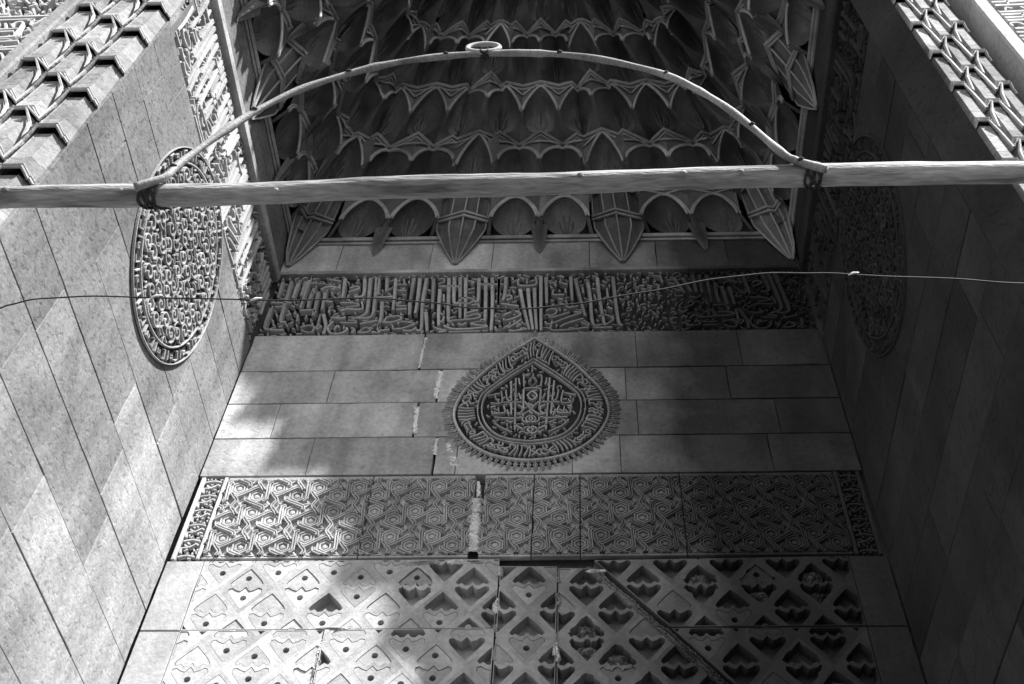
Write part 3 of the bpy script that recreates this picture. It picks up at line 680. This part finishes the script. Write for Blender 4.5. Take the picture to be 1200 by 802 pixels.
for si, sp_ in enumerate(slab_polys):
    d = (-.002, .0, .004, .006, -.006, .002, -.004)[si]
    cxs = sum(q[0] for q in sp_) / len(sp_)
    se = pf
    for j in range(-8, 3):
        for i in range(-13, 16):
            if (i + j) % 2: continue
            cx_, cz_ = -.30 + i * UA, 5.72 + j * UB
            dia = [(cx_ + a, cz_ + b) for a, b in DIA]
            cd = clip(dia, sp_)
            if not cd: continue
            full = abs(area(cd) - area(dia)) < 1e-5
            M = Matrix.Translation((cx_, BACK - d, cz_))
            worn = max(0.0, min(1.0, (cx_ + 1.0) / 0.6))
            if full:
                ts = [fh.random(), fh.random()]
                key = "clean" if all(t > p * worn + .03 for t, p in zip(ts, (.72, .74))) else fh.randrange(9)
                if key not in FULL:
                    jt = (lambda s: s) if key == "clean" else (lambda s: [(a + fh.uniform(-.008, .008), b + fh.uniform(-.008, .008)) for p, q in zip(s, s[1:] + s[:1]) for a, b in (p, ((p[0] + q[0]) / 2, (p[1] + q[1]) / 2))])
                    FULL[key] = lozenge_mesh(DIA, [jt(inset(U_, 0.0 if key == "clean" else -.004)), jt(inset(L_, .003 if key != "clean" else 0.0))], P_UNIT, 0.0)
                lz = obj("lozenge", FULL[key], se, M)
                for lo, (inl, pr) in enumerate(((IN_U, .72), (IN_L, .74))):
                    t = ts[lo]
                    if t > pr * worn + .03: obj("palmette_inlay", inl, lz, M @ Matrix.Translation((0, fh.uniform(0, .006) + .012 * worn * fh.random(), 0)))
                    elif t > .15 * worn: obj("broken_inlay", ROUGH[lo][fh.randrange(3 if cx_ < .1 else 2)], lz, M @ Matrix.Rotation(0, 4, 'Y'))
            else:
                socks = []
                for s in (U_, L_):
                    c_ = clip([(cx_ + a, cz_ + b) for a, b in s], [tuple(q) for q in inset(sp_, .004)])
                    if c_: socks.append(c_)
                pl = Plane((0, BACK - d, 0), (1, 0, 0), (0, 0, 1))
                worn = worn
                lz = obj("lozenge", lozenge_mesh(cd, socks, pl, 0.0), se)
                for s in socks:
                    if fh.random() > .7 * worn + .04 and area(s) > .002:
                        hc = next(((cx_, cz_ + h_) for h_ in (.078, -.070) if inside((cx_, cz_ + h_), inset(s, .03))), None)
                        if hc: obj("palmette_inlay", inlay_mesh(s, hc, -.002, pl), lz); continue
                        mb = MB(pl); mb.prism(inset(s, .002), DEEP, -.001 - .006 * fh.random(), .002); mb.build("palmette_inlay", CARVED, lz)
for x0, x1 in ((-HALF + .005, -1.954), (1.954, HALF - .005)):
    for z0, z1 in ((4.5, 5.41), (5.415, 5.935)): block(pf, P_BACK, rect(x0, x1, z0, z1), CARVED, 0.0)
for k in range(0):
    x = (-1.05, -.95, -.62, -.48, .25, .33, .52, .16, -.2)[k]; zz = (5.36, 5.50, 5.88, 5.89, 5.74, 5.80, 5.66, 5.60, 5.88)[k]
    mb = MB(P_BACK); w = random.uniform(.05, .12); rubble(mb, [(x - w, zz - .045), (x + w, zz + .04)], -.004, .02, 9); mb.build("broken_face", BROKEN, pf)

def scar(x, zz, w, h, mt):
    mb = MB(P_BACK); n_ = 11; V_, F_ = [], []
    ph = [random.uniform(0, 6.28) for _ in range(4)]
    for a in range(n_):
        for b in range(14):
            an = 2 * math.pi * b / 14; rr = a / (n_ - 1)
            R_ = 1 + .25 * math.sin(2 * an + ph[0]) + .18 * math.sin(3 * an + ph[1]) + .12 * math.sin(5 * an + ph[2]) + random.uniform(-.06, .06)
            V_.append(P_BACK(x + w * rr * R_ * math.cos(an), zz + h * rr * R_ * math.sin(an), -.006 if a == n_ - 1 else .003 + .014 * (1 - rr) * random.uniform(-.6, 1)))
    for a in range(n_ - 1):
        for b in range(14): c = (b + 1) % 14; F_.append((a * 14 + b, (a + 1) * 14 + b, (a + 1) * 14 + c, a * 14 + c))
    mb.add(V_, F_); mb.build("broken_face", mt, pf)
for x, zz, w, h, mt in ((-.62, 5.905, .10, .018, BROKEN), (-.40, 5.91, .09, .014, PLASTER), (-1.05, 5.416, .12, .010, BROKEN), (.43, 5.83, .05, .012, PLASTER), (-.3, 5.908, .06, .012, BROKEN)):
    scar(x, zz, w, h, mt)

for off, w_ in ((-.012, .030), (.022, .026)):          # ragged lips of the long diagonal fracture
    ls = [(.40 + off + 1.185 * f + random.uniform(-.009, .009), 5.86 - 1.37 * f) for f in [k / 26 for k in range(27)]]
    o = patch(pf, ls, w_, CARVED, .007); o.name = "fracture_lip"
for x_, za_, zb_ in ((-.147, 5.90, 5.05), (.204, 5.84, 5.05), (-1.121, 5.40, 5.05)):
    for f in range(5):
        z_ = za_ + (zb_ - za_) * random.random(); o = patch(pf, [(x_ + random.uniform(-.012, .012), z_), (x_ + random.uniform(-.012, .012), z_ - .03), (x_, z_ - random.uniform(.05, .10))], random.uniform(.02, .05), random.choice((BROKEN, CARVED, PLASTER)), .006); o.name = "chipped_edge"

# ---------------------------------------------------------------- muqarnas vault
mq = thing("muqarnas_vault", (0, BACK, 9.55), "tiered muqarnas vault of small carved niches hanging over the inscription", "vault")
LEN = (BACK - FRONT); TOT = 2 * LEN + 2 * HALF
def U(s):
    d = s * TOT
    if d < LEN: return Vector((-HALF, FRONT + d))
    d -= LEN
    if d < 2 * HALF: return Vector((-HALF + d, BACK))
    return Vector((HALF, BACK - (d - 2 * HALF)))
CEN = Vector((0, FRONT))
def plan(s, t):
    q = CEN + (U(min(1, max(0, s))) - CEN) * (1 - t); return q
TZ = [9.60, 10.10, 10.60, 11.10, 11.60, 12.10, 12.60, 13.10, 13.5]
DT = [.075, .10, .12, .14, .155, .17, .19]
NC = [20, 20, 20, 20, 16, 12, 8]
SH = [0, 0, .5, 0, .5, 0, .5]
tops = []
def cell_at(k, s):
    x = s * NC[k] - SH[k]; i = math.floor(x); return i, (x - i) * 2 - 1
def ctype(k, i):
    if k == 0: return 'prow' if (i - 8) % 3 == 0 else 'arch'
    if k == 1: return 'star' if (i - 8) % 3 == 0 else 'arch'
    return 'arch'
def dtop(k, s):
    i, u = cell_at(k, s); D = DT[k] / .87
    if ctype(k, i) == 'prow': return D * (.7 + .7 * (1 - abs(u)))
    return D * (.74 + .26 * abs(u))
def base(k, s): return sum(dtop(j, s) for j in range(k))
def pt(k, i, u, v, D):
    s = (i + SH[k] + (u + 1) / 2) / NC[k]; q = plan(s, min(.985, base(k, s) + D)); return Vector((q.x, q.y, TZ[k] + v * (TZ[k + 1] - TZ[k])))
def arch_uv(f, U0, V0):
    a = abs(f); return f * U0, V0 * max(0.0, 1 - a ** 1.45) ** .72
PH = [-1, -.985, -.94, -.86, -.74, -.58, -.4, -.2, 0, .2, .4, .58, .74, .86, .94, .985, 1]
for k in range(7):
    lo = -1 if SH[k] else 0
    for i in range(lo, NC[k]):
        D = DT[k] / .87; ty = ctype(k, i)
        mb = MB()
        if ty == 'prow':
            n1, n2 = 8, 7; P_ = []
            for a in range(n1 + 1):
                for b in range(n2 + 1):
                    v = -.85 + 1.85 * a / n1; f = max(0, (v + .85) / 1.85); u = -1 + 2 * b / n2
                    full_ = D * (.7 + .7 * (1 - abs(u))); wd = min(1.0, f * 1.9) ** .9
                    P_.append(pt(k, i, u * wd, v, full_ * f ** 1.6 * (1 - .12 * math.cos(u * 9.4)) + .004))
            F_ = [(a * (n2 + 1) + b, (a + 1) * (n2 + 1) + b, (a + 1) * (n2 + 1) + b + 1, a * (n2 + 1) + b + 1) for a in range(n1) for b in range(n2)]
            mb.add(P_, F_)
            o = mb.build("pendant_bracket", VAULT, mq)
            back_ = MB()
            back_.add([pt(k, i, -1, 0, .002), pt(k, i, 1, 0, .002), pt(k, i, 1, 1, .02), pt(k, i, -1, 1, .02)], [(0, 1, 2, 3)]); back_.build("bracket_backing", VAULT, o)
            rb = MB()
            for u in (-.95, -.5, 0, .5, .95):
                rb.tube([pt(k, i, u * min(1.0, (v + .85) / 1.85 * 1.9) ** .9, v, D * (.7 + .7 * (1 - abs(u))) * ((v + .85) / 1.85) ** 1.6 + .006) for v in (-.8, -.5, -.2, .1, .4, .7, .98)], .009, 5)
            for vv in (.28, .36):
                f = (vv + .85) / 1.85
                rb.tube([pt(k, i, u, vv, D * (.7 + .7 * (1 - abs(u))) * f ** 1.6 + .012) for u in (-1, -.75, -.5, -.25, 0, .25, .5, .75, 1)], .014, 5)
            rb.build("bracket_rib", VAULT_EDGE, o)
            continue
        U0, V0 = ((.86, .80) if k == 0 else (.90, .80)) if ty == 'arch' else (.78, .86)
        if ty == 'star': D_ = lambda u: D * (.74 + .26 * abs(u))
        D_ = lambda u: D * (.74 + .26 * abs(u))
        rows_ = [0, .12, .26, .42, .58, .72, .84, .93, .985, 1.0]; nP = len(PH); pts_ = []
        for ri_, rr in enumerate(rows_):
            for f in PH:
                au, av = arch_uv(f, U0, V0); dep = D_(au) * (1 - math.sqrt(max(0, 1 - rr * rr)))
                dep += D * .10 * math.sin(rr * math.pi) * abs(math.cos(f * 4.5 * math.pi / 2)) * (1 if rr < .98 else 0)
                pts_.append(pt(k, i, au * rr, av * rr, dep + .002))
        fs_ = [(a * nP + b, a * nP + b + 1, (a + 1) * nP + b + 1, (a + 1) * nP + b) for a in range(len(rows_) - 1) for b in range(nP - 1)]
        mb.add(pts_, fs_)
        # spandrel plates round the arch
        o1 = []
        for f in PH:
            au, av = arch_uv(f, U0, V0); uu = max(-1, min(1, au / U0)); o1.append((au, av))
        outer = [(-1, 0), (-1, .1), (-1, .25), (-1, .45), (-1, .7), (-1, 1), (-.66, 1), (-.33, 1), (0, 1), (.33, 1), (.66, 1), (1, 1), (1, .7), (1, .45), (1, .25), (1, .1), (1, 0)]
        A_ = [pt(k, i, u, v, D_(u) + .002) for u, v in o1]; B_ = [pt(k, i, u, v, D_(u) + .002) for u, v in outer]
        mb.add(A_ + B_, [(b, b + 1, nP + b + 1, nP + b) for b in range(nP - 1)])
        us = [-1, -U0, -.97 * U0, -.9 * U0, -.75 * U0, -.5 * U0, -.25 * U0, 0, .25 * U0, .5 * U0, .75 * U0, .9 * U0, .97 * U0, U0, 1]      # soffit under the cell
        Sa = [pt(k, i, u, 0, 0) for u in us]; Sb = [pt(k, i, u, 0, (D_(u) if abs(u) >= U0 else D_(u) * (1 - math.sqrt(max(0, 1 - (u / U0) ** 2))) + D * .07 * math.sin(abs(u / U0) * math.pi)) + .002) for u in us]
        if k: mb.add(Sa + Sb, [(b, b + 1, len(us) + b + 1, len(us) + b) for b in range(len(us) - 1)])
        else: mb.add([pt(k, i, -1, 0, 0), pt(k, i, -U0, 0, 0), pt(k, i, -U0, 0, D_(U0)), pt(k, i, -1, 0, D_(1)), pt(k, i, 1, 0, 0), pt(k, i, U0, 0, 0), pt(k, i, U0, 0, D_(U0)), pt(k, i, 1, 0, D_(1))], [(0, 1, 2, 3), (4, 5, 6, 7)])
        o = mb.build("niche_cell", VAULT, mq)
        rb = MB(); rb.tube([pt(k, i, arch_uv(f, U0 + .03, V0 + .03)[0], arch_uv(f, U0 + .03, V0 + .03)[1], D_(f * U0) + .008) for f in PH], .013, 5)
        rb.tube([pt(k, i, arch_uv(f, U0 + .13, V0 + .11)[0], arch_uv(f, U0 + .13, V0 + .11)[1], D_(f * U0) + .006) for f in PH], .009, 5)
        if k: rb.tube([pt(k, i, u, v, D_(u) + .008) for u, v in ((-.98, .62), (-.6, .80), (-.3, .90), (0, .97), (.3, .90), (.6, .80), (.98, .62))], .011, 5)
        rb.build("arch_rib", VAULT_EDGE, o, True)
        lf = MB()                                                # palmette in the niche
        for a in (-.5, -.22, .22, .5):
            lf.tube([pt(k, i, U0 * rr * a * (1.1 if rr < .6 else .8), V0 * rr * (1 - abs(a)) * 1.1, D * .06 + D_(0) * (1 - math.sqrt(max(0, 1 - (rr * .95) ** 2)))) for rr in (.1, .3, .5, .65, .78)], [.006, .010, .013, .011, .004], 5)
        lf.build("palmette", VAULT, o, True)
    # hanging bracket under every joint between cells, moulding along the tier
    for i in range(0, NC[k] + 1):
        s0 = (i + SH[k]) / NC[k]
        if k == 0 and (ctype(0, i) == 'prow' or ctype(0, i - 1) == 'prow'): continue
        if s0 > 1.0 or k > 1: continue
        D = DT[k] / .87; mb = MB(); ln = .5 if k == 0 else (.34 if k < 4 else .22)
        for lv in range(6):
            f = lv / 5; w = (.34 if k == 0 else .24) * f ** .7
            for u in (-1, -.5, 0, .5, 1): mb.v.append(tuple(pt(k, i, -1 + u * w, -ln * (1 - f), max(.003, D * (.95 if k == 0 else .75) * f ** 1.5 * (1 - .35 * abs(u)) * (.85 if abs(u) == .5 else 1)) if True else 0)))
        # below the tier line use the lower tier's own depth as the wall surface
        mb.f = [(a * 5 + b, (a + 1) * 5 + b, (a + 1) * 5 + b + 1, a * 5 + b + 1) for a in range(5) for b in range(4)]
        mb.build("pendant_bracket", VAULT, mq)
    st = MB()
    nS = NC[k] * 8
    for dz, dd, r_ in ((-.016, .012, .022), (-.055, .005, .014)):
        path = []
        for q in range(nS + 1):
            s = q / nS; p = plan(s, min(.985, base(k, s) + dd)); path.append((p.x, p.y, TZ[k] + dz))
        st.tube(path, r_, 5)
    st.build("tier_moulding", VAULT_EDGE, mq)

# ---------------------------------------------------------------- front jambs: faceted chain moulding and upright inscription
def jamb(sgn, x0, x1, label, ilabel, gw=0.0):
    t_ = thing("chain_moulding", (sgn * x0, FRONT, 0), label, "moulding", "chain mouldings on the jambs")
    mb = MB(P_FRONT); a, b = sorted((sgn * x0, sgn * x1)); mb.box(a, b, 0, 10.34, -.12, -.05); mb.build("recessed_backing", CORE, t_)
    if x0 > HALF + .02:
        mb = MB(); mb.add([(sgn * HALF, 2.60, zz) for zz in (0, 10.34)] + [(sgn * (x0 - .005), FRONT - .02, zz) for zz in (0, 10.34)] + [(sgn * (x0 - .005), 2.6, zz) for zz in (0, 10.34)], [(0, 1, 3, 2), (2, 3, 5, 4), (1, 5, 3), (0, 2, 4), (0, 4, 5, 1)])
        mb.build("splayed_margin", DARK, t_)  # splay added to face away from the sun, in the shade-dark colour
    W = x1 - x0; r_ = W / 6; per = .43
    cs = (x0 + W / 6, x0 + W / 2, x0 + W * 5 / 6)
    pr = [(-1, 0), (-1, .40), (-.84, .58), (-.80, .55), (-.52, .94), (-.47, .90), (.47, .90), (.52, .94), (.80, .55), (.84, .58), (1, .40), (1, 0)]
    def section(x, zz, k, dz=0.0):      # faceted section of one link; the front arris dips by dz
        return [P_FRONT(sgn * x + a * r_ * k, zz - dz * min(1.0, d / .9), -.05 + d * r_ * 1.35 * k) for a, d in pr]
    for c, x in enumerate(cs):
        for q in range(2, 22):
            z0 = 1.2 + q * per + (c % 2) * per / 2
            if z0 > 9.7: break
            for lo_, hi_ in ((0.0, .47), (.475, 1.13)):          # each link is two stones; its hollow foot hangs over the head of the next
                k0, k1 = 1 - .17 * lo_, 1 - .17 * hi_
                mb = MB(); A_, B_ = section(x, z0 + per * lo_, k0, -.085 if lo_ == 0 else 0.0), section(x, z0 + per * hi_, k1)
                m_ = len(pr); mb.add(A_ + B_, [(e, e + 1, m_ + e + 1, m_ + e) for e in range(m_ - 1)] + ([tuple(range(m_, 2 * m_))] if hi_ > 1 else []))
                o = mb.build("shaft_segment", SIDE[1 + (q * 7 + c * 3 + (lo_ > 0)) % 3], t_)
                if lo_ == 0:
                    rim = MB(); rim.tube([Vector(v) + Vector((0, -.004, 0)) for v in section(x, z0, 1.0, -.085)[1:-1]], .0085, 5)
                    rim.tube([Vector(v) + Vector((0, -.005, .026)) for v in section(x, z0, .99, -.085)[1:-1]], .0055, 5); rim.build("zigzag_rim", PALE, o)
                    for dc in (1, -1):
                        if not 0 <= c + dc < 3: continue
                        xn = cs[c + dc]; tb = MB(); s_ = 1 if xn > x else -1; top = -.05 + r_ * 1.35
                        tb.tube([P_FRONT(sgn * (x + s_ * r_ * .35), z0 + .075, top * .98 + .006), P_FRONT(sgn * (x + s_ * r_ * .95), z0 + .02, top * .55), P_FRONT(sgn * (xn - s_ * r_ * .75), z0 + per * .5 - .03, top * .62), P_FRONT(sgn * (xn - s_ * r_ * .3), z0 + per * .5 + .07, top + .004)], [.007, .010, .010, .006], 5)
                        tb.build("cross_fillet", PALE, o)
    ii = thing("inscription_band", (sgn * (x1 + .5), FRONT, 0), ilabel, "inscription", "carved inscription bands")
    xf = x1 + gw
    mb = MB(P_FRONT); a, b = sorted((sgn * (xf + .004), sgn * (xf + .10))); mb.box(a, b, 0, 10.34, -.1, .07, .012); mb.build("edge_fillet", SIDE[2] if sgn < 0 else PALE, ii)
    if sgn < 0: pl = Plane((-xf - .11, FRONT, 0), (0, 0, 1), (-1, 0, 0))
    else: pl = Plane((xf + .11 + .84, FRONT, 0), (0, 0, 1), (-1, 0, 0))
    band(ii, pl, 6.2, 9.4, 0, .84, (2, 1, 0, 3, 2), CARVED)
    mb = MB(P_FRONT); a, b = sorted((sgn * (xf + .105), sgn * (xf + .955))); mb.box(a, b, 0, 6.195, -.1, -.01, .01); mb.build("plain_shaft", ASHLAR, ii)
    mb = MB(P_FRONT); a, b = sorted((sgn * (xf + .96), sgn * 7.5)); mb.box(a, b, 0, 15.5, -.1, .03, .01); mb.build("facade_facing", ASHLAR, portal)
    mb = MB(P_FRONT); a, b = sorted((sgn * (HALF + .002), sgn * (xf + .955))); mb.box(a, b, 10.35, 15.5, -.1, .0, .01); mb.build("facade_upper_facing", ASHLAR, portal)
jamb(-1, 2.195, 2.82, "faceted chain moulding of zigzag links up the sunlit left jamb", "upright carved inscription beyond the left chain moulding, top left corner")
jamb(1, 2.31, 2.66, "narrow faceted chain moulding catching the sun on the right jamb", "upright carved inscription beside the right chain moulding, top right corner", .085)

# ---------------------------------------------------------------- pole, bent withe, ring and wire
def resample(path, n): return smooth_path(path, n)
po = thing("wooden_pole", (0, 2.2, 5.48), "rough wooden pole lying across the whole opening of the niche", "pole")
pp = [(x, 2.2, zz) for x, zz in parse(POLE)[0]]
pp = [(-3.4, 2.2, 5.43)] + pp + [(3.5, 2.2, 5.53)]
pp = resample(pp, 12); rad = []
out = []
for i, q in enumerate(pp):
    f = i / len(pp); out.append((q[0], q[1] + .004 * math.sin(i * .17), q[2] + .002 * math.sin(i * .23 + 1)))
    rad.append(.0475 + .002 * math.sin(i * .21) + .001 * math.sin(i * .9) + random.uniform(-.0006, .0006))
mb = MB(); mb.tube(out, rad, 18); mb.build("pole_shaft", WOOD, po, True)
for x in (-1.52, -.9, .35, .78, 1.05, -2.0):
    i = min(range(len(out)), key=lambda k: abs(out[k][0] - x)); c = Vector(out[i]); an = random.uniform(-2.2, -.6)
    dirv = Vector((0, -abs(math.cos(an)), math.sin(an) * .6 + .2)).normalized(); mb = MB()
    mb.tube([c + dirv * .035, c + dirv * .047, c + dirv * .053], [.022, .015, .005], 8); mb.build("knot", WOOD, po, True)
for x in (-1.44, 1.31):
    i = min(range(len(out)), key=lambda k: abs(out[k][0] - x)); c = Vector(out[i]); mb = MB(); pa = []
    for t in range(90):
        an = t * .42; pa.append((c.x - .035 + t * .0008 + .01 * math.sin(t), c.y + math.cos(an) * .053, c.z + math.sin(an) * .053))
    mb.tube(pa, .0065, 5); mb.build("rope_lashing", ROPE, po, True)
rd = thing("bent_rod", (0, 2.16, 5.5), "thin bent withe arching above the wooden pole", "rod")
rp = resample([(x, 2.135, zz) for x, zz in parse(ROD)[0]], 5)
rr_ = [.0165 + .002 * math.sin(i * .8) + (.003 if i % 17 == 0 else 0) for i in range(len(rp))]
mb = MB(); mb.tube(rp, rr_, 10); mb.build("rod_shaft", BARK, rd, True)
for i in range(9, len(rp) - 4, 11):
    mb = MB(); c = Vector(rp[i]); mb.tube([c + Vector((-.012, -.012, -.006)), c + Vector((0, -.02, -.004)), c + Vector((.014, -.013, .004))], [.006, .009, .004], 6); mb.build("bud_knot", ROPE, rd, True)
rx, rz = parse(RING)[0][0]
mb = MB(); pa = [(rx + .082 * math.cos(R(10 * k)), 2.135 + .012 * math.sin(R(10 * k)), rz + .003 + .082 * math.sin(R(10 * k))) for k in range(37)]
mb.tube(pa, .0125, 8); o = mb.build("ring", RINGM, None, True); tag(o, "small pale ring tied at the crown of the bent rod", "ring")
mb = MB(); pa = [(rx + .01 + .02 * math.cos(t * .7), 2.135 + .024 * math.sin(t * .9), rz - .072 + .03 * math.sin(t * .7)) for t in range(40)]
mb.tube(pa, .006, 5); mb.build("cord_knot", ROPE, o, True)
wp = resample([(x, 2.3, zz) for x, zz in [(-2.6, 4.70)] + parse(WIRE)[0] + [(2.7, 4.80)]], 8)
mb = MB(); mb.tube([(q[0], q[1], q[2] + .003 * math.sin(i * .7)) for i, q in enumerate(wp)], .0032, 6); wi = mb.build("slack_wire", IRON, None, True)
tag(wi, "thin slack wire strung across the niche below the pole", "wire")
for x in (-.845, 1.407, -1.2):
    i = min(range(len(wp)), key=lambda k: abs(wp[k][0] - x)); c = Vector(wp[i]); mb = MB()
    mb.tube([c + Vector((-.02, -.004, -.008)), c + Vector((0, -.006, .002)), c + Vector((.022, -.004, .008))], [.003, .0055, .002], 6); mb.build("wire_twist", PLASTER, wi, True)
